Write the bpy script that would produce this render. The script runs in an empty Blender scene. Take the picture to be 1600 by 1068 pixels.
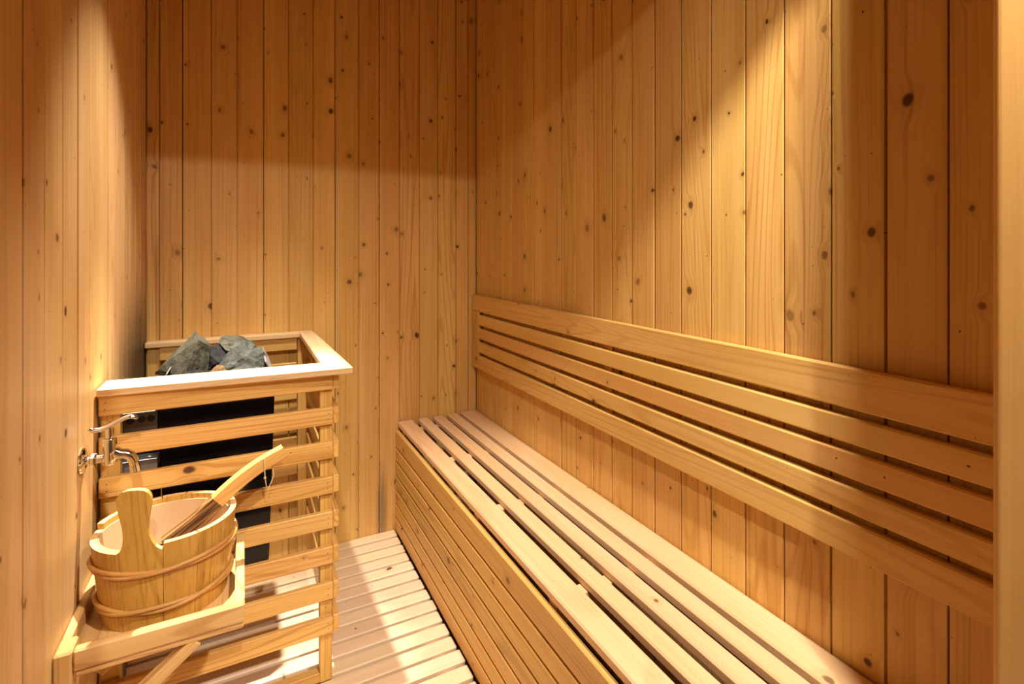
import bpy, bmesh, math, random
from mathutils import Matrix, Vector
random.seed(7)
PI = math.pi
scene = bpy.context.scene
COL = scene.collection

# ---------------------------------------------------------------- camera
CAM_H = 1.22
cd = bpy.data.cameras.new('camera'); cam = bpy.data.objects.new('camera', cd); COL.objects.link(cam)
cam.location = (0, 0, CAM_H)
cam.rotation_euler = (PI/2, 0, -math.radians(27.4))
cd.sensor_width = 36.0; cd.sensor_fit = 'HORIZONTAL'
cd.lens = 812.0/1600*36
cd.shift_y = -144.15/1600
cd.clip_start = 0.02
scene.camera = cam

# ---------------------------------------------------------------- world, light, exposure
w = bpy.data.worlds.new('world'); scene.world = w; w.use_nodes = True
w.node_tree.nodes['Background'].inputs[0].default_value = (1.0, 0.78, 0.55, 1)
w.node_tree.nodes['Background'].inputs[1].default_value = 0.06
scene.view_settings.view_transform = 'Standard'
scene.view_settings.look = 'None'
scene.view_settings.gamma = 1.0
scene.view_settings.use_curve_mapping = False
scene.view_settings.exposure = 0.0
LAMP_COL = (1.0, 0.90, 0.79)
# one downlight inside above the stove, two in the lobby soffit just outside the door opening
LAMPS = [(0.03, 1.58, 2.36), (0.645, 0.02, 2.36), (0.05, -1.20, 2.50)]
def spot(name, loc, watts, half_deg, blend, radius):
    l = bpy.data.lights.new(name, 'SPOT'); l.energy = watts; l.color = LAMP_COL
    l.spot_size = math.radians(2*half_deg); l.spot_blend = blend; l.shadow_soft_size = radius
    o = bpy.data.objects.new(name, l); COL.objects.link(o); o.location = loc
    return o
spot('stove_lamp_light', LAMPS[0], 185.0, 33, 1.0, 0.022)
o = spot('stove_lamp_hot_core', LAMPS[0], 400.0, 14.5, 0.7, 0.022); o.rotation_euler = (0, math.radians(2.5), 0)
o = spot('door_lamp_light', LAMPS[1], 240.0, 45, 0.6, 0.032)      # a tilting downlight, turned into the cabin
o.rotation_euler = Vector((0.15, 0.70, -0.70)).to_track_quat('-Z', 'Y').to_euler()
spot('lobby_lamp_light', LAMPS[2], 190.0, 84, 0.4, 0.022)

# ---------------------------------------------------------------- room measures
XL, XR, YB, YF = -0.307, 0.979, 2.254, 0.29
ZC = 2.42

# ---------------------------------------------------------------- materials
def nd(nt, t, **kw):
    n = nt.nodes.new(t)
    for k, v in kw.items(): setattr(n, k, v)
    return n
def mth(nt, op, a, b=None, clamp=False):
    n = nd(nt, 'ShaderNodeMath', operation=op); n.use_clamp = clamp
    for i, x in enumerate((a, b)):
        if x is None: continue
        if isinstance(x, (int, float)): n.inputs[i].default_value = x
        else: nt.links.new(x, n.inputs[i])
    return n.outputs[0]
def mrange(nt, v, a, b, c=0.0, d=1.0, smooth=True):
    n = nd(nt, 'ShaderNodeMapRange'); n.interpolation_type = 'SMOOTHSTEP' if smooth else 'LINEAR'
    nt.links.new(v, n.inputs[0])
    for i, x in enumerate((a, b, c, d)):
        if isinstance(x, (int, float)): n.inputs[i+1].default_value = x
        else: nt.links.new(x, n.inputs[i+1])
    return n.outputs[0]
def mixc(nt, f, a, b, blend='MIX'):
    n = nd(nt, 'ShaderNodeMix', data_type='RGBA', blend_type=blend)
    if isinstance(f, (int, float)): n.inputs[0].default_value = f
    else: nt.links.new(f, n.inputs[0])
    for i, x in ((6, a), (7, b)):
        if isinstance(x, tuple): n.inputs[i].default_value = (*x, 1)
        else: nt.links.new(x, n.inputs[i])
    return n.outputs[2]
def comb(nt, x, y, z):
    n = nd(nt, 'ShaderNodeCombineXYZ')
    for i, v in enumerate((x, y, z)):
        if isinstance(v, (int, float)): n.inputs[i].default_value = v
        else: nt.links.new(v, n.inputs[i])
    return n.outputs[0]
def noise(nt, vec, scale, detail=2.0, rough=0.5):
    n = nd(nt, 'ShaderNodeTexNoise'); n.inputs['Scale'].default_value = scale
    n.inputs['Detail'].default_value = detail; n.inputs['Roughness'].default_value = rough
    nt.links.new(vec, n.inputs['Vector']); return n.outputs['Fac']

MATS = {}
def wood(name, light, mid, ring, knot=(0.075, 0.030, 0.010), knots=0.44, grain=1.0, rough=0.5,
         axis='X', var=0.16, kscale=11.0, stain=None, streak=0.0):
    """Pine: length runs along the piece's own `axis`; rings, cathedral figure, knots; each piece differs."""
    m = bpy.data.materials.new(name); m.use_nodes = True; nt = m.node_tree; L = nt.links
    bsdf = nt.nodes['Principled BSDF']
    tc = nd(nt, 'ShaderNodeTexCoord'); sep = nd(nt, 'ShaderNodeSeparateXYZ'); L.new(tc.outputs['Object'], sep.inputs[0])
    o = {'X': (0, 1, 2), 'Z': (2, 0, 1), 'Y': (1, 0, 2)}[axis]
    rnd = nd(nt, 'ShaderNodeObjectInfo').outputs['Random']
    x = mth(nt, 'ADD', sep.outputs[o[0]], mth(nt, 'MULTIPLY', rnd, 173.1))
    y = mth(nt, 'ADD', sep.outputs[o[1]], mth(nt, 'MULTIPLY', rnd, 91.7))
    z = mth(nt, 'ADD', sep.outputs[o[2]], mth(nt, 'MULTIPLY', rnd, 53.3))
    P = comb(nt, x, y, z)
    # knots
    wob = noise(nt, P, 14.0, 2.0)
    wob2 = mth(nt, 'MULTIPLY', mth(nt, 'SUBTRACT', wob, 0.5), 0.022)
    KP = comb(nt, mth(nt, 'ADD', mth(nt, 'MULTIPLY', x, 0.80), wob2), mth(nt, 'ADD', y, mth(nt, 'MULTIPLY', wob2, 0.6)), 0.0)
    def knot_layer(scale, keep, r0, r1, rp):
        v = nd(nt, 'ShaderNodeTexVoronoi', voronoi_dimensions='2D', feature='F1'); v.inputs['Scale'].default_value = scale
        v.inputs['Randomness'].default_value = 1.0; L.new(KP, v.inputs['Vector'])
        d = mth(nt, 'DIVIDE', v.outputs['Distance'], scale)
        cs = nd(nt, 'ShaderNodeSeparateColor'); L.new(v.outputs['Color'], cs.inputs[0])
        on = mth(nt, 'LESS_THAN', cs.outputs[0], keep)
        r = mth(nt, 'ADD', mth(nt, 'MULTIPLY', mth(nt, 'POWER', cs.outputs[1], rp), r1-r0), r0)
        k = mth(nt, 'MULTIPLY', mrange(nt, d, mth(nt, 'MULTIPLY', r, 1.15), mth(nt, 'MULTIPLY', r, 0.55), 0, 1), on)
        h = mth(nt, 'MULTIPLY', mrange(nt, d, mth(nt, 'MULTIPLY', r, 4.2), r, 0, 1), on)
        return k, h, cs.outputs[2], d, r
    k1, h1, tone, d1, r1_ = knot_layer(kscale, knots, 0.0032, 0.0115, 2.2)
    k2, h2, _, _, _ = knot_layer(kscale*3.1, knots*0.16, 0.0009, 0.0024, 1.5)
    # grain
    low = noise(nt, comb(nt, mth(nt, 'MULTIPLY', x, 1.1), mth(nt, 'MULTIPLY', y, 9.0), mth(nt, 'MULTIPLY', z, 9.0)), 1.0, 1.0)
    g = mth(nt, 'ADD', mth(nt, 'ADD', y, mth(nt, 'MULTIPLY', low, 0.020)), mth(nt, 'MULTIPLY', h1, 0.010))
    gz = mth(nt, 'ADD', z, mth(nt, 'MULTIPLY', low, 0.010))
    streaks = noise(nt, comb(nt, mth(nt, 'MULTIPLY', x, 0.9), mth(nt, 'MULTIPLY', g, 150.0), mth(nt, 'MULTIPLY', gz, 150.0)), 1.0, 2.0, 0.6)
    fine = noise(nt, comb(nt, mth(nt, 'MULTIPLY', x, 7.0), mth(nt, 'MULTIPLY', g, 620.0), mth(nt, 'MULTIPLY', gz, 620.0)), 1.0, 1.0)
    cont = noise(nt, comb(nt, mth(nt, 'MULTIPLY', x, 0.75), mth(nt, 'MULTIPLY', g, 11.0), mth(nt, 'MULTIPLY', gz, 11.0)), 1.0, 0.5)
    cath = mth(nt, 'SINE', mth(nt, 'MULTIPLY', cont, 95.0))
    cath = mrange(nt, cath, 0.35, 1.0, 0, 1)
    amount = mrange(nt, mth(nt, 'FRACT', mth(nt, 'MULTIPLY', rnd, 7.77)), 0.35, 0.9, 0.10, 0.85)
    s1 = mrange(nt, streaks, 0.47, 0.75, 0, 1)
    ringf = mth(nt, 'ADD', mth(nt, 'MULTIPLY', s1, 0.75*grain), mth(nt, 'MULTIPLY', mth(nt, 'MULTIPLY', cath, amount), 0.75*grain), clamp=True)
    broad = noise(nt, comb(nt, mth(nt, 'MULTIPLY', x, 1.6), mth(nt, 'MULTIPLY', y, 16.0), mth(nt, 'MULTIPLY', z, 16.0)), 1.0, 2.0)
    base = mixc(nt, mrange(nt, broad, 0.3, 0.72, 0, 1), light, mid)
    base = mixc(nt, ringf, base, ring)
    base = mixc(nt, mrange(nt, fine, 0.5, 0.8, 0, 0.25*grain), base, ring)
    # each board its own tone
    val = mth(nt, 'ADD', 1.0-var*0.6, mth(nt, 'MULTIPLY', mth(nt, 'FRACT', mth(nt, 'MULTIPLY', rnd, 31.3)), var))
    hue = mth(nt, 'ADD', 0.494, mth(nt, 'MULTIPLY', mth(nt, 'FRACT', mth(nt, 'MULTIPLY', rnd, 17.9)), 0.012))
    hs = nd(nt, 'ShaderNodeHueSaturation'); L.new(base, hs.inputs['Color']); L.new(val, hs.inputs['Value']); L.new(hue, hs.inputs['Hue'])
    c = hs.outputs[0]
    c = mixc(nt, mth(nt, 'MULTIPLY', mrange(nt, h1, 0.3, 1.0, 0, 1), 0.30), c, ring)
    ko = mixc(nt, mrange(nt, mth(nt, 'SINE', mth(nt, 'MULTIPLY', d1, 3200.0)), -0.6, 1, 0, 0.5), knot, (knot[0]*2.6, knot[1]*2.6, knot[2]*2.6))
    c = mixc(nt, mth(nt, 'MULTIPLY', k1, mrange(nt, tone, 0, 1, 0.55, 1.0)), c, ko)
    c = mixc(nt, mth(nt, 'MULTIPLY', k2, 0.85), c, knot)
    if streak:
        sk = noise(nt, comb(nt, mth(nt, 'MULTIPLY', x, 5.0), mth(nt, 'MULTIPLY', y, 170.0), mth(nt, 'MULTIPLY', z, 170.0)), 1.0, 2.0)
        c = mixc(nt, mrange(nt, sk, 0.40, 0.60, 0, streak), c, (0.045, 0.020, 0.008))
    if stain:
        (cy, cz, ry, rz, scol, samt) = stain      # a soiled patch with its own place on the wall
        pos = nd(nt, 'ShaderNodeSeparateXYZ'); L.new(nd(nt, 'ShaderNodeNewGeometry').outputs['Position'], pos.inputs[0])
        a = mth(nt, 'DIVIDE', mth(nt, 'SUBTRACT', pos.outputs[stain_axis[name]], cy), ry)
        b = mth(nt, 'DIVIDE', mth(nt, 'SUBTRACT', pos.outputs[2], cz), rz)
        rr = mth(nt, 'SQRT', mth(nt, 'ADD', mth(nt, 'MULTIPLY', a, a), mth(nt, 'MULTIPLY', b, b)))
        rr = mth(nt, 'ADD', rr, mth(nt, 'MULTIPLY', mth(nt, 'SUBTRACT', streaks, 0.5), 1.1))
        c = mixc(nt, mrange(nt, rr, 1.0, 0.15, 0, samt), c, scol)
    L.new(c, bsdf.inputs['Base Color'])
    bsdf.inputs['Roughness'].default_value = rough
    bsdf.inputs['Specular IOR Level'].default_value = 0.35
    bp = nd(nt, 'ShaderNodeBump'); bp.inputs['Strength'].default_value = 0.22; bp.inputs['Distance'].default_value = 0.0009
    hgt = mth(nt, 'SUBTRACT', mth(nt, 'MULTIPLY', fine, 0.4), mth(nt, 'MULTIPLY', ringf, 0.6))
    L.new(hgt, bp.inputs['Height']); L.new(bp.outputs[0], bsdf.inputs['Normal'])
    MATS[name] = m
    return m
stain_axis = {'pine_sooty': 1, 'pine_damp': 0}
LT, MD, RG = (0.77, 0.485, 0.158), (0.69, 0.405, 0.112), (0.48, 0.235, 0.045)
wood('pine_wall', LT, MD, RG, grain=0.75)
wood('pine_left', (0.72, 0.465, 0.20), (0.64, 0.385, 0.145), (0.50, 0.26, 0.075), grain=0.6, knots=0.34)
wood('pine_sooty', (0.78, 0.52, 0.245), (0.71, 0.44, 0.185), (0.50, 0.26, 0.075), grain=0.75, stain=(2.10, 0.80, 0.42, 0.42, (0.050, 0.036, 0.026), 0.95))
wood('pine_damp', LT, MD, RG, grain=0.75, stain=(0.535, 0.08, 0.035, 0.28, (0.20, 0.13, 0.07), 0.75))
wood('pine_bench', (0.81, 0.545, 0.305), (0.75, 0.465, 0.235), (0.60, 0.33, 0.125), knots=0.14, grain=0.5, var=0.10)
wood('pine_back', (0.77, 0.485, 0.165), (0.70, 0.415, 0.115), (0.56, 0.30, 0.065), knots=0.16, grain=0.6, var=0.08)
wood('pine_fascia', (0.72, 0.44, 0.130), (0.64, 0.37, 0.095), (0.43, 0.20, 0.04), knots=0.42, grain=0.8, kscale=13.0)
wood('pine_floor', (0.82, 0.64, 0.43), (0.78, 0.57, 0.35), (0.63, 0.41, 0.20), knots=0.10, grain=0.4, var=0.10, rough=0.6)
wood('pine_guard', (0.73, 0.45, 0.135), (0.66, 0.38, 0.10), (0.46, 0.22, 0.045), knots=0.12, grain=1.0, var=0.10)
wood('pine_cap', (0.80, 0.58, 0.32), (0.74, 0.49, 0.235), (0.56, 0.31, 0.115), knots=0.16, grain=0.6, var=0.06, rough=0.42)
wood('pine_tray', (0.74, 0.475, 0.19), (0.66, 0.395, 0.14), (0.44, 0.22, 0.065), knots=0.12, grain=0.9, var=0.06)
wood('bucket_wood', (0.56, 0.31, 0.066), (0.48, 0.245, 0.048), (0.31, 0.13, 0.022), knots=0.04, grain=0.8, axis='Z', var=0.06, rough=0.33)
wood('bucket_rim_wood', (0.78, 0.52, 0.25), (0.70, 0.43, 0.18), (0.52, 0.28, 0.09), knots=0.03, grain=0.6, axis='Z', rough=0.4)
wood('hoop_wood', (0.56, 0.30, 0.085), (0.48, 0.24, 0.065), (0.33, 0.145, 0.035), knots=0.0, grain=0.5, rough=0.4)
wood('ladle_wood', (0.70, 0.41, 0.12), (0.60, 0.33, 0.09), (0.42, 0.19, 0.05), knots=0.02, grain=0.9, rough=0.38)
wood('ladle_charred', (0.40, 0.20, 0.06), (0.30, 0.14, 0.045), (0.14, 0.06, 0.02), knots=0.02, grain=1.0, rough=0.45, streak=0.95)
wood('jamb_wood', (0.70, 0.42, 0.125), (0.65, 0.37, 0.105), (0.55, 0.30, 0.08), knots=0.06, grain=0.35, var=0.04)

def plain(name, col, rough=0.5, metal=0.0, spec=0.5, bump=None, ior=None):
    m = bpy.data.materials.new(name); m.use_nodes = True; nt = m.node_tree; b = nt.nodes['Principled BSDF']
    tc = nd(nt, 'ShaderNodeTexCoord')
    n = noise(nt, tc.outputs['Object'], bump[0] if bump else 40.0, 3.0)
    amp = bump[2] if bump and len(bump) > 2 else 0.12
    c = mixc(nt, n, tuple(v*(1-amp) for v in col), tuple(min(1, v*(1+amp)) for v in col))
    nt.links.new(c, b.inputs['Base Color'])
    b.inputs['Roughness'].default_value = rough; b.inputs['Metallic'].default_value = metal
    b.inputs['Specular IOR Level'].default_value = spec
    if bump and bump[1]:
        bp = nd(nt, 'ShaderNodeBump'); bp.inputs['Strength'].default_value = bump[1]; bp.inputs['Distance'].default_value = 0.002
        nt.links.new(n, bp.inputs['Height']); nt.links.new(bp.outputs[0], b.inputs['Normal'])
    MATS[name] = m; return m
plain('backing', (0.16, 0.075, 0.022), 0.8)
plain('subfloor', (0.07, 0.05, 0.035), 0.85, bump=(30, 0.2))
plain('ceiling_wood', (0.66, 0.40, 0.14), 0.6)
plain('chrome', (0.80, 0.78, 0.75), 0.10, 1.0)
plain('black_enamel', (0.004, 0.004, 0.006), 0.16, 0.0, 0.35)
plain('steel', (0.16, 0.15, 0.14), 0.42, 0.9)
plain('steel_bright', (0.50, 0.49, 0.47), 0.38, 0.7)
plain('steel_dark', (0.035, 0.032, 0.030), 0.5, 0.5)
plain('liner_plastic', (0.56, 0.37, 0.20), 0.12, 0.0, 0.5, bump=(6, 0.0, 0.05))
plain('cord_fibre', (0.62, 0.46, 0.26), 0.8)
plain('nail_metal', (0.05, 0.025, 0.010), 0.5, 0.3)
plain('lamp_white', (0.8, 0.78, 0.74), 0.4)
def rock(name, a, b, c_):
    m = bpy.data.materials.new(name); m.use_nodes = True; nt = m.node_tree; bs = nt.nodes['Principled BSDF']
    tc = nd(nt, 'ShaderNodeTexCoord')
    n1 = noise(nt, tc.outputs['Object'], 55.0, 6.0, 0.65); n2 = noise(nt, tc.outputs['Object'], 260.0, 4.0, 0.7)
    n3 = noise(nt, tc.outputs['Object'], 24.0, 3.0)
    c = mixc(nt, mrange(nt, n1, 0.32, 0.68, 0, 1), a, b)
    c = mixc(nt, mrange(nt, n2, 0.58, 0.72, 0, 0.7), c, tuple(min(1, v*2.1) for v in b))
    c = mixc(nt, mrange(nt, n3, 0.55, 0.75, 0, 0.7), c, c_)
    nt.links.new(c, bs.inputs['Base Color']); bs.inputs['Roughness'].default_value = 0.8; bs.inputs['Specular IOR Level'].default_value = 0.15
    bp = nd(nt, 'ShaderNodeBump'); bp.inputs['Strength'].default_value = 0.8; bp.inputs['Distance'].default_value = 0.004
    nt.links.new(mth(nt, 'ADD', n1, mth(nt, 'MULTIPLY', n2, 0.35)), bp.inputs['Height']); nt.links.new(bp.outputs[0], bs.inputs['Normal'])
    MATS[name] = m
rock('stone_grey', (0.0310, 0.0301, 0.0200), (0.0726, 0.0704, 0.0491), (0.0581, 0.0461, 0.0221))
rock('stone_blue', (0.0271, 0.0301, 0.0254), (0.0693, 0.0723, 0.0594), (0.0218, 0.0211, 0.0162))
rock('stone_dark', (0.005, 0.005, 0.005), (0.016, 0.016, 0.015), (0.010, 0.008, 0.006))
rock('stone_tan', (0.08, 0.045, 0.018), (0.20, 0.125, 0.055), (0.03, 0.018, 0.010))

# ---------------------------------------------------------------- object helpers
WM = {}            # world matrices
def link(name, mesh, parent=None, M=None):
    o = bpy.data.objects.new(name, mesh); COL.objects.link(o)
    M = M or Matrix.Identity(4); WM[o] = M
    if parent is not None:
        o.parent = parent; o.matrix_basis = WM[parent].inverted() @ M
    else: o.matrix_basis = M
    return o
def thing(name, label, cat, loc, group=None):
    o = link(name, None, None, Matrix.Translation(loc)); o['label'] = label; o['category'] = cat
    if group: o['group'] = group
    return o
def tag(o, label, cat, group=None):
    o['label'] = label; o['category'] = cat
    if group: o['group'] = group
    return o
def mesh_of(bm, name, mat, smooth=False):
    me = bpy.data.meshes.new(name); bm.normal_update(); bm.to_mesh(me); bm.free()
    for m in (mat if isinstance(mat, (list, tuple)) else [mat]): me.materials.append(MATS[m])
    if smooth:
        for p in me.polygons: p.use_smooth = True
    return me
BOXES = {}
def box_mesh(L, W, T, b, mat):
    key = (round(L, 4), round(W, 4), round(T, 4), b, mat)
    if key in BOXES: return BOXES[key]
    bm = bmesh.new(); bmesh.ops.create_cube(bm, size=1.0)
    bmesh.ops.scale(bm, vec=(L, W, T), verts=bm.verts)
    if b: bmesh.ops.bevel(bm, geom=list(bm.edges), offset=b, segments=1, affect='EDGES', profile=0.5)
    BOXES[key] = mesh_of(bm, 'board', mat); return BOXES[key]
AX = {'X': Vector((1, 0, 0)), 'Y': Vector((0, 1, 0)), 'Z': Vector((0, 0, 1))}
def board(name, parent, lo, hi, along, face, mat, b=0.0018, flip=False):
    """A sawn board filling lo..hi; its length runs along `along`, its broad face looks along `face`."""
    lo, hi = Vector(lo), Vector(hi); c = (lo+hi)/2; s = hi-lo
    ax, az = AX[along].copy(), AX[face].copy()
    if flip: ax = -ax
    ay = az.cross(ax)
    dim = [abs(s.dot(v)) for v in (ax, ay, az)]
    M = Matrix((ax, ay, az)).transposed().to_4x4(); M.translation = c
    return link(name, box_mesh(*dim, b, mat), parent, M)
def bar(name, parent, p0, p1, W, T, mat, up=(0, 0, 1), b=0.0018):
    """A board from p0 to p1, width W across, thickness T along `up`."""
    p0, p1 = Vector(p0), Vector(p1); ax = (p1-p0); L = ax.length; ax.normalize()
    az = Vector(up); az = (az - ax*az.dot(ax)).normalized(); ay = az.cross(ax)
    M = Matrix((ax, ay, az)).transposed().to_4x4(); M.translation = (p0+p1)/2
    return link(name, box_mesh(L, W, T, b, mat), parent, M)
def tube(bm, pts, rad, n=10, closed=False, flat=1.0):
    pts = [Vector(p) for p in pts]; N = len(pts); rings = []
    rs = rad if isinstance(rad, (list, tuple)) else [rad]*N
    prev = None
    for i, p in enumerate(pts):
        if closed: t = pts[(i+1) % N]-pts[i-1]
        else: t = pts[min(i+1, N-1)]-pts[max(i-1, 0)]
        t.normalize()
        if prev is None: u = t.orthogonal().normalized()
        else: u = (prev-t*prev.dot(t)).normalized()
        prev = u; v = t.cross(u)
        rings.append([bm.verts.new(p+(u*math.cos(2*PI*k/n)+v*math.sin(2*PI*k/n)*flat)*rs[i]) for k in range(n)])
    for i in range(N if closed else N-1):
        a, c = rings[i], rings[(i+1) % N]
        for k in range(n): bm.faces.new((a[k], a[(k+1) % n], c[(k+1) % n], c[k]))
    if not closed:
        bm.faces.new(rings[0][::-1]); bm.faces.new(rings[-1])
def lathe(bm, prof, M, n=24):
    """profile of (radius, height) turned about local Z, placed by M"""
    rings = [[bm.verts.new(M @ Vector((r*math.cos(2*PI*k/n), r*math.sin(2*PI*k/n), h))) for k in range(n)] for r, h in prof]
    for a, c in zip(rings, rings[1:]):
        for k in range(n): bm.faces.new((a[k], a[(k+1) % n], c[(k+1) % n], c[k]))
    bm.faces.new(rings[0][::-1]); bm.faces.new(rings[-1])
def rel(o_parent, me, name):
    """mesh given in world coordinates becomes a child whose origin is the parent's"""
    M = WM[o_parent]; me.transform(M.inverted()); return link(name, me, o_parent, M)
def autosmooth(me, deg=35):
    for p in me.polygons: p.use_smooth = True
    try: me.set_sharp_from_angle(angle=math.radians(deg))
    except Exception: pass

# ---------------------------------------------------------------- walls, floor, ceiling
def slab(name, lo, hi, mat):
    lo, hi = Vector(lo), Vector(hi); bm = bmesh.new(); bmesh.ops.create_cube(bm, size=1.0)
    bmesh.ops.scale(bm, vec=hi-lo, verts=bm.verts)
    o = link(name, mesh_of(bm, name, mat), None, Matrix.Translation((lo+hi)/2)); o['kind'] = 'structure'; return o
T = 0.014       # panel board thickness
wr = slab('wall_right', (XR+T+0.001, YF-0.1, -0.07), (XR+T+0.06, YB+0.10, ZC), 'backing')
wb = slab('wall_back', (XL-0.10, YB+T+0.001, -0.07), (XR+0.10, YB+T+0.06, ZC), 'backing')
wl = slab('wall_left', (XL-T-0.06, YF-0.1, -0.07), (XL-T-0.001, YB+0.10, ZC), 'backing')
PLANK = {}
def wall_plank(parent, a, b, wall, mat):
    """one tongue-and-groove board between joints a and b; chamfered long edges, bare tongue on one side"""
    g = 0.0014; c = 0.0007; W = b-a; H = ZC+0.06
    prof = [(-W/2+g, -T), (-W/2+g, -c), (-W/2+g+c, 0), (W/2-g-c-0.0012, 0), (W/2-g-0.0012, -c), (W/2-g-0.0012, -0.0065), (W/2+g*0.4, -0.0065), (W/2+g*0.4, -T)]
    bm = bmesh.new()
    lo = [bm.verts.new((-H/2, y, z)) for y, z in prof]; hi = [bm.verts.new((H/2, y, z)) for y, z in prof]
    n = len(prof)
    for i in range(n): bm.faces.new((lo[i], lo[(i+1) % n], hi[(i+1) % n], hi[i]))
    bm.faces.new(lo); bm.faces.new(hi[::-1]); bmesh.ops.recalc_face_normals(bm, faces=bm.faces)
    me = mesh_of(bm, 'plank', mat)
    jog = random.uniform(-0.0006, 0.0006); m = (a+b)/2; zc = -0.06+H/2
    ax = Vector((0, 0, 1))
    if wall == 'R': az, c0 = Vector((-1, 0, 0)), Vector((XR+jog, m, zc))
    if wall == 'L': az, c0 = Vector((1, 0, 0)), Vector((XL+jog, m, zc))
    if wall == 'B': az, c0 = Vector((0, -1, 0)), Vector((m, YB+jog, zc))
    if random.random() < 0.5: ax = -ax
    ay = az.cross(ax)
    M = Matrix((ax, ay, az)).transposed().to_4x4(); M.translation = c0
    return link('plank', me, parent, M)
jr = [YB, 2.176, 2.086, 1.984, 1.889, 1.801, 1.710, 1.617, 1.519, 1.429, 1.334, 1.241, 1.149, 1.059, 0.965, 0.871, 0.776, 0.684, 0.589, 0.496, 0.407, 0.316, 0.225]
for b_, a_ in zip(jr, jr[1:]): wall_plank(wr, a_, b_, 'R', 'pine_wall')
jb = [XL, -0.267, -0.196, -0.104, -0.018, 0.073, 0.163, 0.255, 0.341, 0.436, 0.523, 0.611, 0.701, 0.787, 0.875, 0.937, XR]
for a_, b_ in zip(jb, jb[1:]): wall_plank(wb, a_, b_, 'B', 'pine_damp' if a_ in (0.523, 0.436) else 'pine_wall')
jl = [YB, 2.14, 2.045, 1.955, 1.865, 1.77, 1.665, 1.572, 1.479, 1.388, 1.285, 1.181, 1.081, 0.985, 0.89, 0.795, 0.70, 0.605, 0.51, 0.415, 0.32, 0.225]
for b_, a_ in zip(jl, jl[1:]): wall_plank(wl, a_, b_, 'L', 'pine_sooty' if a_ > 1.6 else 'pine_left')
slab('ceiling', (XL-0.1, YF-0.1, ZC), (XR+0.1, YB+0.1, ZC+0.05), 'ceiling_wood')
# the front of the cabin: a strip of wall, a door head and the jamb beside the camera
slab('wall_front', (XL-0.08, YF-0.09, -0.07), (-0.125, YF, ZC), 'ceiling_wood')
slab('trim_1', (-0.125, YF-0.02, 2.095), (0.79, YF, ZC), 'jamb_wood')
slab('trim_3', (XL-0.08, -0.20, 2.375), (XR+0.1, YF-0.021, 2.41), 'ceiling_wood')   # bulkhead and ceiling of the lobby outside
slab('trim_4', (XL-0.08, -1.7, 2.515), (XR+0.1, -0.20, 2.56), 'ceiling_wood')
bm = bmesh.new()
jx0, jx1, jy0, jy1, r = 0.790, XR+0.03, 0.165, 0.288, 0.012
prof = [(jx1, jy0), (jx1, jy1)] + [(jx0+r-r*math.sin(t), jy1-r+r*math.cos(t)) for t in [k*PI/12 for k in range(7)]] + [(jx0+r-r*math.cos(t), jy0+r-r*math.sin(t)) for t in [k*PI/12 for k in range(7)]]
lo = [bm.verts.new((-1.25, x-0.86, y-0.22)) for x, y in prof]; hi = [bm.verts.new((1.25, x-0.86, y-0.22)) for x, y in prof]
n = len(prof)
for i in range(n): bm.faces.new((lo[i], lo[(i+1) % n], hi[(i+1) % n], hi[i]))
bm.faces.new(lo); bm.faces.new(hi); bmesh.ops.recalc_face_normals(bm, faces=bm.faces)
me = mesh_of(bm, 'door_jamb', 'jamb_wood'); autosmooth(me)
M = Matrix(((0, 1, 0, 0.86), (0, 0, 1, 0.22), (1, 0, 0, 1.18), (0, 0, 0, 1)))
o = link('trim_2', me, None, M); o['kind'] = 'structure'

fl = slab('floor', (XL-0.1, -0.3, -0.11), (XR+0.1, YB+0.1, -0.045), 'subfloor')
for x in (-0.22, 0.02, 0.28, 0.53):
    board('bearer', fl, (x-0.02, 0.32, -0.045), (x+0.02, YB-0.004, -0.018), 'Y', 'Z', 'pine_floor')
y = YB-0.003; k = 0
while y > 0.36:
    j = random.uniform(-0.0012, 0.0012)
    board('floor_slat', fl, (XL+0.003, y-0.0505+j, -0.018), (0.587+random.uniform(-.002, .002), y+j, 0.0), 'X', 'Z', 'pine_floor', 0.003)
    y -= 0.0638

# ---------------------------------------------------------------- bench
bench = thing('slatted_bench', 'long slatted pine bench along the right wall with closed boarded front', 'bench', (0.79, 1.28, 0))
BY0, BY1 = 0.30, YB-0.004
for a, b in ((0.603, 0.669), (0.694, 0.740), (0.763, 0.811), (0.832, 0.878), (0.896, XR-0.003)):
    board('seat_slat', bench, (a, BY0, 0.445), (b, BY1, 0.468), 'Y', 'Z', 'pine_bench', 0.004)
zs = [0.432, 0.353, 0.294, 0.233, 0.171, 0.110, 0.050, -0.012]
for a, b in zip(zs[1:], zs):
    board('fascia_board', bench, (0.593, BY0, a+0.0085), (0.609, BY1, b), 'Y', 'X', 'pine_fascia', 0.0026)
for yj in (2.19, 1.816, 1.41, 0.984, 0.55):
    board('joist', bench, (0.612, yj-0.016, 0.395), (XR-0.003, yj+0.016, 0.445), 'X', 'Z', 'pine_bench')
    board('stud', bench, (0.6095, yj-0.016, -0.045), (0.640, yj+0.016, 0.395), 'Z', 'X', 'pine_fascia')

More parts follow.
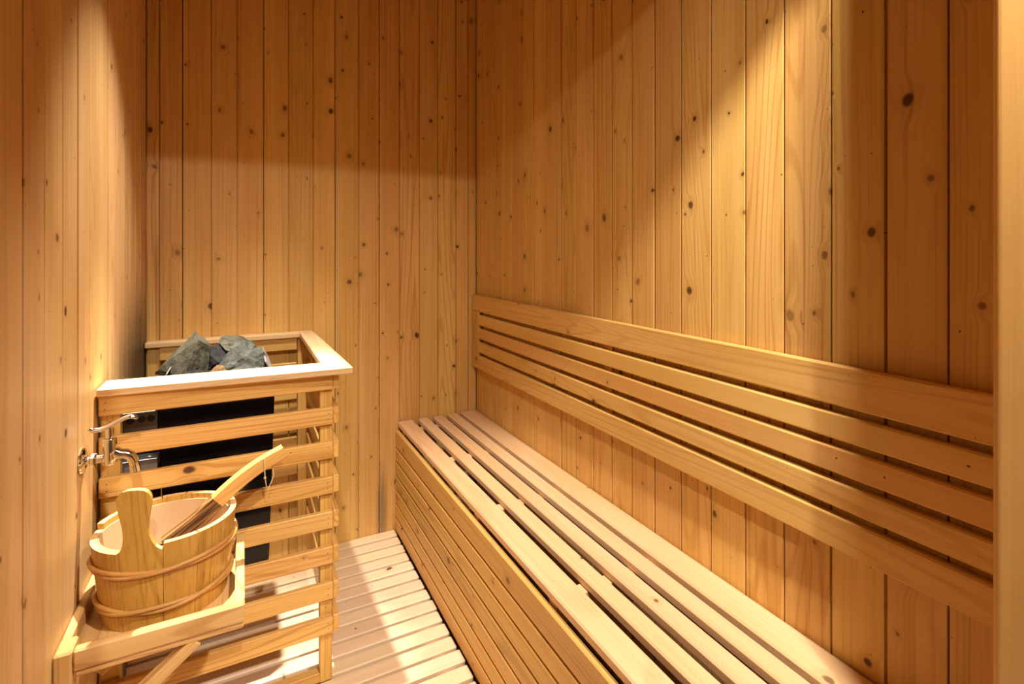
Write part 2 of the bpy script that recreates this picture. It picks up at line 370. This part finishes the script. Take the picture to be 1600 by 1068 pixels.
# ---------------------------------------------------------------- backrest
back = thing('wall_back_support', 'slatted pine backrest panel fixed to the right wall above the bench', 'backrest', (0.967, 1.25, 0.70))
X0, X1 = 0.955, 0.972; RY0, RY1 = 0.30, 2.2505
board('top_rail', back, (X0, RY0, 0.937), (X1, RY1, 1.011), 'Y', 'X', 'pine_back', 0.003)
board('bottom_rail', back, (X0, RY0, 0.676), (X1, RY1, 0.737), 'Y', 'X', 'pine_back', 0.003)
z = 0.9225
for k in range(3):
    board('backrest_slat', back, (X0, RY0, z-0.047), (X1, 2.18, z), 'Y', 'X', 'pine_back', 0.003); z -= 0.0616
board('end_stile', back, (X0+0.0005, 2.180, 0.7372), (X1, RY1, 0.9368), 'Z', 'X', 'pine_back', 0.001)
for yb in (2.215, 1.25, 0.33):
    board('batten', back, (X1, yb-0.018, 0.69), (XR-0.001, yb+0.018, 1.0), 'Z', 'X', 'pine_back')

# ---------------------------------------------------------------- heater guard
guard = thing('heater_guard', 'open slatted pine guard rail with flat cap standing around the stove', 'guard', (-0.03, 1.88, 0))
GX0, GX1, GY0, GY1 = -0.301, 0.226, 1.530, 2.250
bm = bmesh.new(); lathe(bm, [(0.0013, 0.0), (0.0013, 0.0006)], Matrix.Rotation(PI/2, 4, 'X'), 8); nail_mesh = mesh_of(bm, 'nail', 'nail_metal')
tops = [0.875, 0.777, 0.681, 0.583, 0.485, 0.386, 0.286, 0.190]
for zt in tops:
    sl = board('guard_slat', guard, (GX0, GY0, zt-0.048), (GX1, GY0+0.017, zt), 'X', 'Y', 'pine_guard', 0.0025)
    for xn in (GX0+0.014, GX1-0.013):
        for zn in (zt-0.016, zt-0.032):
            link('nail', nail_mesh, sl, Matrix.Translation((xn+random.uniform(-.002, .002), GY0+0.0002, zn)))
    board('guard_slat', guard, (GX1+0.0005, GY0+0.003, zt-0.048), (GX1+0.0165, GY1-0.002, zt), 'Y', 'X', 'pine_guard', 0.0025)
    if zt > 0.30: board('guard_slat', guard, (-0.262, GY1-0.045, zt-0.048), (0.19, GY1-0.030, zt), 'X', 'Y', 'pine_guard', 0.0025)
for a, b in ((GX0+0.001, -0.262), (0.193, GX1)):
    board('post', guard, (a, GY0+0.0175, 0.0), (b, GY0+0.047, 0.872), 'Z', 'Y', 'pine_guard')
    board('post', guard, (a, GY1-0.029, 0.0), (b, GY1-0.001, 0.872), 'Z', 'Y', 'pine_guard')
board('bottom_rail', guard, (-0.262, GY0+0.018, 0.001), (0.193, GY0+0.045, 0.028), 'X', 'Y', 'pine_guard')
def cap_piece(pts, name, along):
    """mitred flat cap board from four plan corners"""
    bm = bmesh.new(); c = Vector((sum(p[0] for p in pts)/4, sum(p[1] for p in pts)/4, 0.8845))
    R = Matrix.Rotation(0 if along == 'X' else PI/2, 4, 'Z'); M = Matrix.Translation(c) @ R; Mi = M.inverted()
    lo = [bm.verts.new(Mi @ Vector((x, y, 0.8755))) for x, y in pts]; hi = [bm.verts.new(Mi @ Vector((x, y, 0.8935))) for x, y in pts]
    for i in range(4): bm.faces.new((lo[i], lo[(i+1) % 4], hi[(i+1) % 4], hi[i]))
    bm.faces.new(lo[::-1]); bm.faces.new(hi)
    bmesh.ops.bevel(bm, geom=list(bm.edges), offset=0.0018, segments=1, affect='EDGES')
    bmesh.ops.recalc_face_normals(bm, faces=bm.faces)
    link(name, mesh_of(bm, name, 'pine_cap'), guard, M)
cap_piece([(-0.303, 1.520), (0.273, 1.488), (0.201, 1.588), (-0.303, 1.618)], 'cap_rail', 'X')
cap_piece([(0.273, 1.4885), (0.252, 2.250), (0.199, 2.195), (0.2012, 1.589)], 'cap_rail', 'Y')
cap_piece([(-0.303, 2.195), (0.1985, 2.1955), (0.2515, 2.2505), (-0.303, 2.2505)], 'cap_rail', 'X')

# ---------------------------------------------------------------- heater
stove = thing('sauna_heater', 'black electric sauna stove with steel bracket inside the slatted guard', 'heater', (-0.06, 1.775, 0.30))
HX0, HX1, HY0, HY1 = -0.197, 0.083, 1.632, 1.915
def rounded_panel(x0, x1, z0, z1, y0, y1, r, taper, mat, name):
    prof = []
    for cx, cz, a0 in ((x1-r, z1-0.004, 0), (x0+r, z1-0.004, 90), (x0+r+taper, z0+r, 180), (x1-r-taper, z0+r, 270)):
        rr = r if cz < (z0+z1)/2 else 0.004
        if rr == 0.004: cx = x1-0.004 if a0 == 0 else x0+0.004
        for k in range(6):
            t = math.radians(a0+k*18); prof.append((cx+rr*math.cos(t), cz+rr*math.sin(t)))
    bm = bmesh.new(); f = [bm.verts.new((x, y0, z)) for x, z in prof]; b = [bm.verts.new((x, y1, z)) for x, z in prof]; n = len(prof)
    for i in range(n): bm.faces.new((f[i], f[(i+1) % n], b[(i+1) % n], b[i]))
    bm.faces.new(f); bm.faces.new(b); bmesh.ops.recalc_face_normals(bm, faces=bm.faces)
    bmesh.ops.bevel(bm, geom=[e for e in bm.edges if abs(e.verts[0].co.y-e.verts[1].co.y) < 1e-6 and e.verts[0].co.y < y0+1e-4], offset=0.003, segments=2, affect='EDGES')
    return rel(stove, mesh_of(bm, name, mat), name)
rounded_panel(HX0, HX1, 0.312, 0.866, HY0, HY0+0.012, 0.035, 0.016, 'black_enamel', 'front_panel')
rounded_panel(HX0+0.006, HX1-0.006, 0.325, 0.852, HY0+0.0125, HY1, 0.03, 0.016, 'steel_dark', 'casing')
# sloping bright steel collars that hold the stones
for s, xa, xb in ((-1, HX0+0.000, HX0+0.018), (1, HX1-0.026, HX1-0.002)):
    bm = bmesh.new()
    if s < 0: q = [(xa, 0.854), (xa+0.002, 0.854), (xb, 0.888), (xb-0.002, 0.8895)]
    else: q = [(xb, 0.854), (xb-0.003, 0.854), (xa, 0.898), (xa+0.003, 0.900)]
    f = [bm.verts.new((x, HY0+0.02, z)) for x, z in q]; b = [bm.verts.new((x, HY1-0.01, z)) for x, z in q]
    for i in range(4): bm.faces.new((f[i], f[(i+1) % 4], b[(i+1) % 4], b[i]))
    bm.faces.new(f); bm.faces.new(b); bmesh.ops.recalc_face_normals(bm, faces=bm.faces)
    rel(stove, mesh_of(bm, 'stone_collar', 'steel_bright'), 'stone_collar')
# steel wall bracket left of the panel
board('bracket_upright', stove, (-0.2860, HY0+0.005, 0.0), (-0.2830, HY0+0.12, 0.862), 'Z', 'X', 'steel', 0.0004)
board('bracket_top', stove, (-0.2825, HY0+0.003, 0.7975), (-0.2020, HY0+0.06, 0.8005), 'X', 'Z', 'steel_bright', 0.0004)
pl = board('terminal_plate', stove, (-0.2825, HY0+0.010, 0.742), (-0.1985, HY0+0.013, 0.7974), 'X', 'Y', 'steel', 0.0004)
for xh in (-0.257, -0.233, -0.213):
    bm = bmesh.new(); lathe(bm, [(0.0085, 0), (0.0085, 0.0016), (0.0075, 0.002)], Matrix.Translation((xh, HY0+0.0098, 0.779)) @ Matrix.Rotation(PI/2, 4, 'X'), 16)
    me = mesh_of(bm, 'cable_hole', 'steel_dark'); me.transform(WM[pl].inverted()); link('cable_hole', me, pl, WM[pl])
board('bracket_shelf', stove, (-0.2825, HY0+0.002, 0.648), (-0.1985, HY0+0.050, 0.676), 'X', 'Y', 'steel_bright', 0.0004)
board('bracket_back', stove, (-0.2825, HY0+0.070, 0.33), (-0.1985, HY0+0.073, 0.85), 'Z', 'Y', 'steel_dark', 0.0004)

# ---------------------------------------------------------------- stones
def stone(label, loc, pts, mat, seed, rough=0.004):
    rn = random.Random(seed); bm = bmesh.new()
    for p in pts: bm.verts.new(p)
    r = bmesh.ops.convex_hull(bm, input=list(bm.verts))
    bmesh.ops.delete(bm, geom=[g for g in r['geom_interior'] if isinstance(g, bmesh.types.BMVert)], context='VERTS')
    for v in list(bm.verts):
        if not v.link_faces: bm.verts.remove(v)
    bmesh.ops.triangulate(bm, faces=bm.faces)
    bmesh.ops.subdivide_edges(bm, edges=list(bm.edges), cuts=2, use_grid_fill=True)
    bm.normal_update()
    for v in bm.verts: v.co += Vector((rn.uniform(-1, 1), rn.uniform(-1, 1), rn.uniform(-1, 1)))*rough*0.5
    bmesh.ops.recalc_face_normals(bm, faces=bm.faces)
    o = link('heater_stone', mesh_of(bm, 'stone', mat), None, Matrix.Translation(loc))
    return tag(o, label, 'stone', 'stones on the stove')
stone('large pale grey stone with a pointed peak, leftmost on the stove', (-0.1336, 1.7650, 0.8627),
      [(0.012, 0.012, 0.118), (-0.018, 0.0, 0.078), (-0.078, 0.0, 0.022), (-0.086, 0.01, 0.004), (-0.022, -0.048, 0.0), (-0.010, -0.052, 0.004), (0.018, -0.040, 0.024), (0.022, -0.035, 0.100),
       (0.046, -0.01, 0.012), (0.052, 0.01, 0.070), (0.040, 0.03, 0.086), (-0.05, 0.05, 0.02), (0.04, 0.055, 0.01), (0.034, -0.03, 0.004)], 'stone_grey', 1)
stone('flat grey stone lying on top behind the streaked stone', (-0.0150, 1.8260, 0.8880),
      [(-0.052, -0.01, 0.052), (-0.042, 0.03, 0.066), (0.0, 0.035, 0.062), (0.045, 0.03, 0.040), (0.055, 0.0, 0.022), (0.015, -0.035, 0.010), (-0.030, -0.030, 0.030), (0.0, -0.01, -0.008), (0.06, 0.04, 0.01), (-0.02, 0.04, 0.01)], 'stone_grey', 2, 0.005)
stone('blue-grey streaked angular stone at the right of the stove top', (0.0000, 1.7500, 0.8561),
      [(-0.062, -0.030, 0.030), (-0.052, -0.045, 0.010), (-0.012, 0.01, 0.090), (0.020, 0.012, 0.086), (0.052, 0.0, 0.062), (0.066, -0.012, 0.034), (0.060, -0.03, 0.006), (0.005, -0.048, 0.006), (0.0, -0.032, 0.044), (0.03, 0.05, 0.03), (-0.03, 0.045, 0.03), (-0.030, -0.044, 0.022)], 'stone_blue', 3, 0.007)
stone('black stone in shade between the peaked stone and the flat one', (-0.0650, 1.8030, 0.8560),
      [(-0.034, 0, 0.066), (0.0, 0.02, 0.078), (0.040, -0.005, 0.050), (0.036, -0.02, 0.010), (-0.030, -0.02, 0.008), (0, 0.045, 0.01), (0.0, -0.03, 0.03)], 'stone_dark', 4)
stone('small tan speckled stone low at the front of the stove top', (-0.0630, 1.7150, 0.8523),
      [(-0.030, 0, 0.0), (-0.022, -0.02, 0.022), (0.0, 0.0, 0.036), (0.022, 0.0, 0.032), (0.036, -0.01, 0.012), (0.03, 0.03, 0.0), (-0.02, 0.03, 0.01), (0.0, -0.03, 0.0)], 'stone_tan', 5)
stone('dark layered stone under the streaked stone by the cap rail', (0.0019, 1.6900, 0.8523),
      [(-0.05, 0, 0.0), (-0.04, -0.01, 0.024), (0.0, 0.015, 0.034), (0.045, 0.01, 0.022), (0.055, 0.0, 0.0), (0.0, -0.03, 0.0), (0.0, -0.03, 0.014), (0.0, 0.03, 0.0)], 'stone_blue', 6)
stone('brownish black stone under the peaked stone at left front', (-0.1221, 1.7070, 0.8523),
      [(-0.045, 0, 0.0), (-0.035, -0.01, 0.022), (0.0, 0.01, 0.030), (0.035, 0.0, 0.024), (0.04, 0.0, 0.0), (0.0, -0.03, 0.0), (0.0, -0.025, 0.018), (0.0, 0.03, 0.0)], 'stone_dark', 8)

# ---------------------------------------------------------------- shelf on the wall
shelf = thing('wall_shelf', 'small open-bottomed pine shelf tray on the left wall with diagonal brace', 'shelf', (-0.15, 1.37, 0.42))
SY0, SY1, SX0, SX1 = 1.222, 1.528, -0.278, 0.004
board('front_rail', shelf, (SX0, SY0, 0.4405), (SX1, SY0+0.020, 0.480), 'X', 'Y', 'pine_tray', 0.003)
board('side_rail', shelf, (SX1-0.019, SY0+0.0205, 0.443), (SX1, SY1, 0.480), 'Y', 'X', 'pine_tray', 0.002)
board('side_rail', shelf, (SX0-0.0275, SY0+0.050, 0.443), (SX0-0.012, SY1, 0.480), 'Y', 'X', 'pine_tray', 0.002)
board('back_rail', shelf, (SX0-0.012, SY1-0.016, 0.443), (SX1-0.0195, SY1, 0.480), 'X', 'Y', 'pine_tray', 0.002)
board('shelf_plank', shelf, (SX1-0.085, SY0+0.036, 0.428), (SX1-0.001, SY1, 0.4425), 'Y', 'Z', 'pine_tray', 0.002)
board('shelf_plank', shelf, (SX0-0.026, SY0+0.050, 0.428), (SX0+0.075, SY1, 0.4425), 'Y', 'Z', 'pine_tray', 0.002)
board('shelf_batten', shelf, (SX0+0.002, SY0+0.004, 0.428), (SX1-0.002, SY0+0.035, 0.440), 'X', 'Z', 'pine_tray', 0.002)
board('wall_post', shelf, (XL+0.001, SY0-0.004, 0.10), (SX0-0.001, SY0+0.047, 0.4815), 'Z', 'X', 'pine_tray', 0.003)
bar('brace', shelf, (-0.082, SY0+0.020, 0.427), (-0.290, SY0+0.020, 0.262), 0.030, 0.022, 'pine_tray', up=(-0.6, 0, 0.8))
bar('brace', shelf, (-0.082, SY1-0.040, 0.425), (-0.290, SY1-0.040, 0.262), 0.030, 0.022, 'pine_tray', up=(-0.6, 0, 0.8))

# ---------------------------------------------------------------- bucket
BX, BYc, BZ0, BZ1 = -0.150, 1.390, 0.4435, 0.622
bucket = thing('wooden_bucket', 'varnished oval wooden stave bucket with one tall paddle-shaped grip on the shelf', 'bucket', (BX, BYc, BZ0))
RA, RB, WT = 0.137, 0.124, 0.0125
def bp(th, z, off=0.0):
    f = 0.86+0.14*(z-BZ0)/(BZ1-BZ0)
    a, b = RA*f+off, RB*f+off
    return Vector((BX+a*math.cos(th), BYc+b*math.sin(th), z))
def shell(bm, th0, th1, rows, ncol):
    """rows: (z, t_left, t_right) with t in 0..1 across the stave"""
    O, I = [], []
    for z, tl, tr in rows:
        ths = [th0+(th1-th0)*(tl+(tr-tl)*k/ncol) for k in range(ncol+1)]
        O.append([bm.verts.new(bp(t, z)) for t in ths]); I.append([bm.verts.new(bp(t, z, -WT)) for t in ths])
    for i in range(len(rows)-1):
        for k in range(ncol):
            bm.faces.new((O[i][k], O[i][k+1], O[i+1][k+1], O[i+1][k])); bm.faces.new((I[i][k+1], I[i][k], I[i+1][k], I[i+1][k+1]))
        bm.faces.new((I[i][0], O[i][0], O[i+1][0], I[i+1][0])); bm.faces.new((O[i][ncol], I[i][ncol], I[i+1][ncol], O[i+1][ncol]))
    for k in range(ncol):
        bm.faces.new((O[-1][k], O[-1][k+1], I[-1][k+1], I[-1][k])); bm.faces.new((O[0][k+1], O[0][k], I[0][k], I[0][k+1]))
def stave(th0, th1, rows, ncol, name, mat, extra=None):
    bm = bmesh.new(); shell(bm, th0, th1, rows, ncol)
    if extra: shell(bm, th0, th1, extra, ncol)
    bmesh.ops.recalc_face_normals(bm, faces=bm.faces)
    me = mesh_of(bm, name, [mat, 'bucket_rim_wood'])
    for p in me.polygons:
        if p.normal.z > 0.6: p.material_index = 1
    autosmooth(me, 40)
    M = Matrix.Translation((BX, BYc, BZ0)); me.transform(M.inverted())
    return link(name, me, bucket, M)
D2 = math.radians
zl = BZ1-0.012     # lip of the grip stave
grip_rows = [(BZ0, 0, 1), (0.50, 0, 1), (0.56, 0, 1), (zl-0.003, 0, 1), (zl, 0.005, 0.995)]
paddle_rows = [(zl-0.004, 0.655, 0.998), (zl+0.001, 0.668, 0.993), (zl+0.004, 0.69, 0.975), (zl+0.010, 0.708, 0.953), (zl+0.020, 0.722, 0.930), (zl+0.034, 0.731, 0.912), (zl+0.050, 0.731, 0.906),
             (zl+0.066, 0.724, 0.908), (zl+0.082, 0.713, 0.918), (zl+0.098, 0.704, 0.930), (zl+0.108, 0.702, 0.934), (zl+0.115, 0.706, 0.930), (zl+0.121, 0.715, 0.922), (zl+0.126, 0.729, 0.908), (zl+0.130, 0.750, 0.888), (zl+0.1325, 0.785, 0.852)]
TH0, TH1 = D2(165), D2(272.4)
grip = stave(TH0, TH1, grip_rows, 20, 'grip_stave', 'bucket_wood', paddle_rows)
ang = [272.6, 300, 328, 354, 372, 394, 416, 438, 460, 484, 504, 524.6]
for i, (a, b) in enumerate(zip(ang, ang[1:])):
    g = 0.28; zt = BZ1-(0.010 if 354 <= a < 394 and False else 0)
    rim = 0.0025
    stave(D2(a+g*0.5), D2(b-g*0.5), [(BZ0, 0, 1), (0.5, 0, 1), (0.56, 0, 1), (zt-rim, 0, 1), (zt, 0.02, 0.98)], 4, 'stave', 'bucket_wood')
# plastic liner and floor
bm = bmesh.new(); rings = []
for z, off in ((BZ1-0.012, -WT-0.0005), (BZ1-0.012, -WT-0.003), (0.56, -WT-0.003), (0.50, -WT-0.003), (0.472, -WT-0.006), (0.466, -WT-0.02)):
    rings.append([bm.verts.new(bp(2*PI*k/48, z, off)) for k in range(48)])
for a, b in zip(rings, rings[1:]):
    for k in range(48): bm.faces.new((a[k], a[(k+1) % 48], b[(k+1) % 48], b[k]))
bm.faces.new(rings[-1]); bmesh.ops.recalc_face_normals(bm, faces=bm.faces)
me = mesh_of(bm, 'liner', 'liner_plastic'); autosmooth(me, 50); l_ = rel(bucket, me, 'liner'); l_['label'] = 'smooth pale plastic liner inside the bucket'
bm = bmesh.new(); lo = [bm.verts.new(bp(2*PI*k/40, 0.449, -WT-0.001)) for k in range(40)]; hi = [bm.verts.new(bp(2*PI*k/40, 0.460, -WT-0.001)) for k in range(40)]
for k in range(40): bm.faces.new((lo[k], lo[(k+1) % 40], hi[(k+1) % 40], hi[k]))
bm.faces.new(lo); bm.faces.new(hi); bmesh.ops.recalc_face_normals(bm, faces=bm.faces)
rel(bucket, mesh_of(bm, 'bottom_disc', 'bucket_wood'), 'bottom_disc')
for z, tw in ((0.566, 2), (0.486, 3)):
    bm = bmesh.new()
    for ph in (0, PI):
        pts = []
        for k in range(96):
            t = 2*PI*k/96; q = t*tw+ph; p = bp(t, z+0.0042*math.sin(q), 0.0035+0.0015*math.cos(q)); pts.append(p)
        tube(bm, pts, 0.0046, 8, closed=True)
    me = mesh_of(bm, 'hoop', 'hoop_wood', True); h = rel(bucket, me, 'hoop')

# ---------------------------------------------------------------- ladle
ladle = thing('wooden_ladle', 'wooden ladle with dark stained shank leaning in the bucket, cord at its end', 'ladle', (-0.155, 1.386, 0.50))
def swept_bar(pts, W, T, mat, name):
    """rectangular bar along pts; T in the bend plane (up), W across"""
    bm = bmesh.new(); rings = []; c = 0.0022
    for i, p in enumerate(pts):
        p = Vector(p); t = (Vector(pts[min(i+1, len(pts)-1)])-Vector(pts[max(i-1, 0)])).normalized()
        side = t.cross(Vector((0, 0, 1))).normalized(); up = side.cross(t)
        wv, tv = (W[i], T[i]) if isinstance(W, list) else (W, T)
        o8 = [(-wv/2+c, -tv/2), (wv/2-c, -tv/2), (wv/2, -tv/2+c), (wv/2, tv/2-c), (wv/2-c, tv/2), (-wv/2+c, tv/2), (-wv/2, tv/2-c), (-wv/2, -tv/2+c)]
        rings.append([bm.verts.new(p+side*a+up*b) for a, b in o8])
    for a, b in zip(rings, rings[1:]):
        for k in range(8): bm.faces.new((a[k], a[(k+1) % 8], b[(k+1) % 8], b[k]))
    bm.faces.new(rings[0]); bm.faces.new(rings[-1]); bmesh.ops.recalc_face_normals(bm, faces=bm.faces)
    return bm
d0, d1 = Vector((-0.150, 1.385, 0.560)), Vector((0.092, 1.420, 0.716))
def lpt(t): return d0.lerp(d1, t)+Vector((0, 0, 0.016*math.sin(PI*max(0, (t-0.25))/0.75)))
dirx = (d1-d0).normalized(); sidev = dirx.cross(Vector((0, 0, 1))).normalized(); upv = sidev.cross(dirx)
LM = Matrix((dirx, sidev, upv)).transposed().to_4x4(); LM.translation = d0
def ladle_part(bm, name, mat, smooth=None):
    me = mesh_of(bm, name, mat); me.transform(LM.inverted())
    if smooth: autosmooth(me, smooth)
    return link(name, me, ladle, LM)
ts = [0.40+0.60*k/10 for k in range(11)]
ladle_part(swept_bar([lpt(t) for t in ts], [0.023]*11, [0.034-0.004*k/10 for k in range(11)], None, None), 'handle', 'ladle_wood')
ts = [0.0+0.399*k/6 for k in range(7)]
s_ = ladle_part(swept_bar([lpt(t) for t in ts], [0.030-0.007*k/6 for k in range(7)], [0.040-0.006*k/6 for k in range(7)], None, None), 'shank', 'ladle_charred'); s_['label'] = 'dark stained lower shank'
bm = bmesh.new(); bc = Vector((-0.168, 1.384, 0.468))
lathe(bm, [(0.030, 0.004), (0.037, 0.012), (0.041, 0.040), (0.043, 0.080), (0.040, 0.080), (0.037, 0.040), (0.032, 0.016), (0.010, 0.012)], Matrix.Translation(bc), 24)
ladle_part(bm, 'bowl', 'ladle_charred', 40)
hp = lpt(0.82)
cord = [hp+Vector((-0.002, -0.0145, 0.013)), hp+Vector((-0.001, -0.0150, -0.012)), hp+Vector((0.0, -0.014, -0.034)), hp+Vector((0.003, -0.013, -0.055)), hp+Vector((0.007, -0.010, -0.063)), hp+Vector((0.014, -0.004, -0.052)), hp+Vector((0.020, 0.004, -0.038)), hp+Vector((0.018, 0.010, -0.018)), hp+Vector((0.012, 0.013, 0.004))]
bm = bmesh.new(); tube(bm, cord, 0.0013, 6)
bmesh.ops.create_icosphere(bm, subdivisions=1, radius=0.0034, matrix=Matrix.Translation(cord[2]))
c_ = ladle_part(bm, 'cord_loop', 'cord_fibre', 60); c_['label'] = 'thin cream hanging cord'

# ---------------------------------------------------------------- tap
tap = thing('water_tap', 'chrome water tap with curved lever on the left wall above the bucket', 'tap', (XL, 1.409, 0.765))
TX = Matrix.Rotation(PI/2, 4, 'Y')      # local Z -> world X
ty, tz = 1.409, 0.768
def tap_part(bm, name, deg=40):
    me = mesh_of(bm, name, 'chrome'); autosmooth(me, deg); return rel(tap, me, name)
bm = bmesh.new(); lathe(bm, [(0.026, 0.0008), (0.0275, 0.003), (0.026, 0.006), (0.018, 0.009), (0.011, 0.0115)], Matrix.Translation((XL, ty, tz)) @ TX, 32); tap_part(bm, 'wall_flange')
bm = bmesh.new(); lathe(bm, [(0.0085, 0.009), (0.0085, 0.016)], Matrix.Translation((XL, ty, tz)) @ TX, 20)
lathe(bm, [(0.012, 0.0165), (0.0128, 0.018), (0.0128, 0.026), (0.012, 0.0275)], Matrix.Translation((XL, ty, tz)) @ TX, 6)
lathe(bm, [(0.0095, 0.028), (0.0095, 0.040)], Matrix.Translation((XL, ty, tz)) @ TX, 20); tap_part(bm, 'inlet_pipe')
bx = XL+0.050
bm = bmesh.new(); lathe(bm, [(0.012, -0.014), (0.0135, -0.011), (0.0135, 0.030), (0.0125, 0.032), (0.0125, 0.040), (0.011, 0.042)], Matrix.Translation((bx, ty, tz)), 24); tap_part(bm, 'valve_body')
bm = bmesh.new(); lathe(bm, [(0.0075, 0.0425), (0.0075, 0.060), (0.006, 0.064)], Matrix.Translation((bx, ty, tz)), 20); tap_part(bm, 'stem')
bm = bmesh.new()
pts = [(bx+0.008, ty, tz+0.010), (bx+0.018, ty, tz+0.004), (bx+0.028, ty, tz+0.003), (bx+0.037, ty-0.001, tz-0.003), (bx+0.042, ty-0.001, tz-0.013), (bx+0.044, ty-0.001, tz-0.024), (bx+0.046, ty-0.001, tz-0.036)]
tube(bm, pts, [0.012, 0.0115, 0.0108, 0.0102, 0.0098, 0.0092, 0.0086], 16); tap_part(bm, 'spout')
bm = bmesh.new(); tube(bm, [(bx+0.0443, ty-0.001, tz-0.026), (bx+0.0465, ty-0.001, tz-0.039)], [0.0103, 0.0098], 16); tap_part(bm, 'nozzle_ring')
bm = bmesh.new()
lv = [(bx-0.036, ty, tz+0.0665), (bx-0.030, ty, tz+0.0625), (bx-0.018, ty, tz+0.0625), (bx-0.004, ty, tz+0.0665), (bx+0.012, ty, tz+0.0745), (bx+0.026, ty, tz+0.0815), (bx+0.036, ty, tz+0.0840), (bx+0.045, ty, tz+0.0815), (bx+0.050, ty, tz+0.0770)]
tube(bm, lv, [0.0045, 0.0060, 0.0060, 0.0058, 0.0056, 0.0054, 0.0056, 0.0052, 0.0030], 12, flat=0.55); tap_part(bm, 'lever', 60)

# ---------------------------------------------------------------- ceiling lamps
for p, zc, lab in ((LAMPS[0], ZC, 'recessed round ceiling downlight over the stove'), (LAMPS[1], 2.375, 'recessed round soffit downlight just outside the door jamb'), (LAMPS[2], 2.515, 'recessed round soffit downlight in the lobby behind the camera')):
    t = thing('ceiling_downlight', lab, 'lamp', (p[0], p[1], zc-0.001), 'ceiling downlights')
    bm = bmesh.new(); lathe(bm, [(0.050, 0.0), (0.052, -0.006), (0.046, -0.010), (0.040, -0.008), (0.034, -0.004)], Matrix.Translation((p[0], p[1], zc-0.001)), 32)
    rel(t, mesh_of(bm, 'trim_ring', 'lamp_white', True), 'trim_ring')
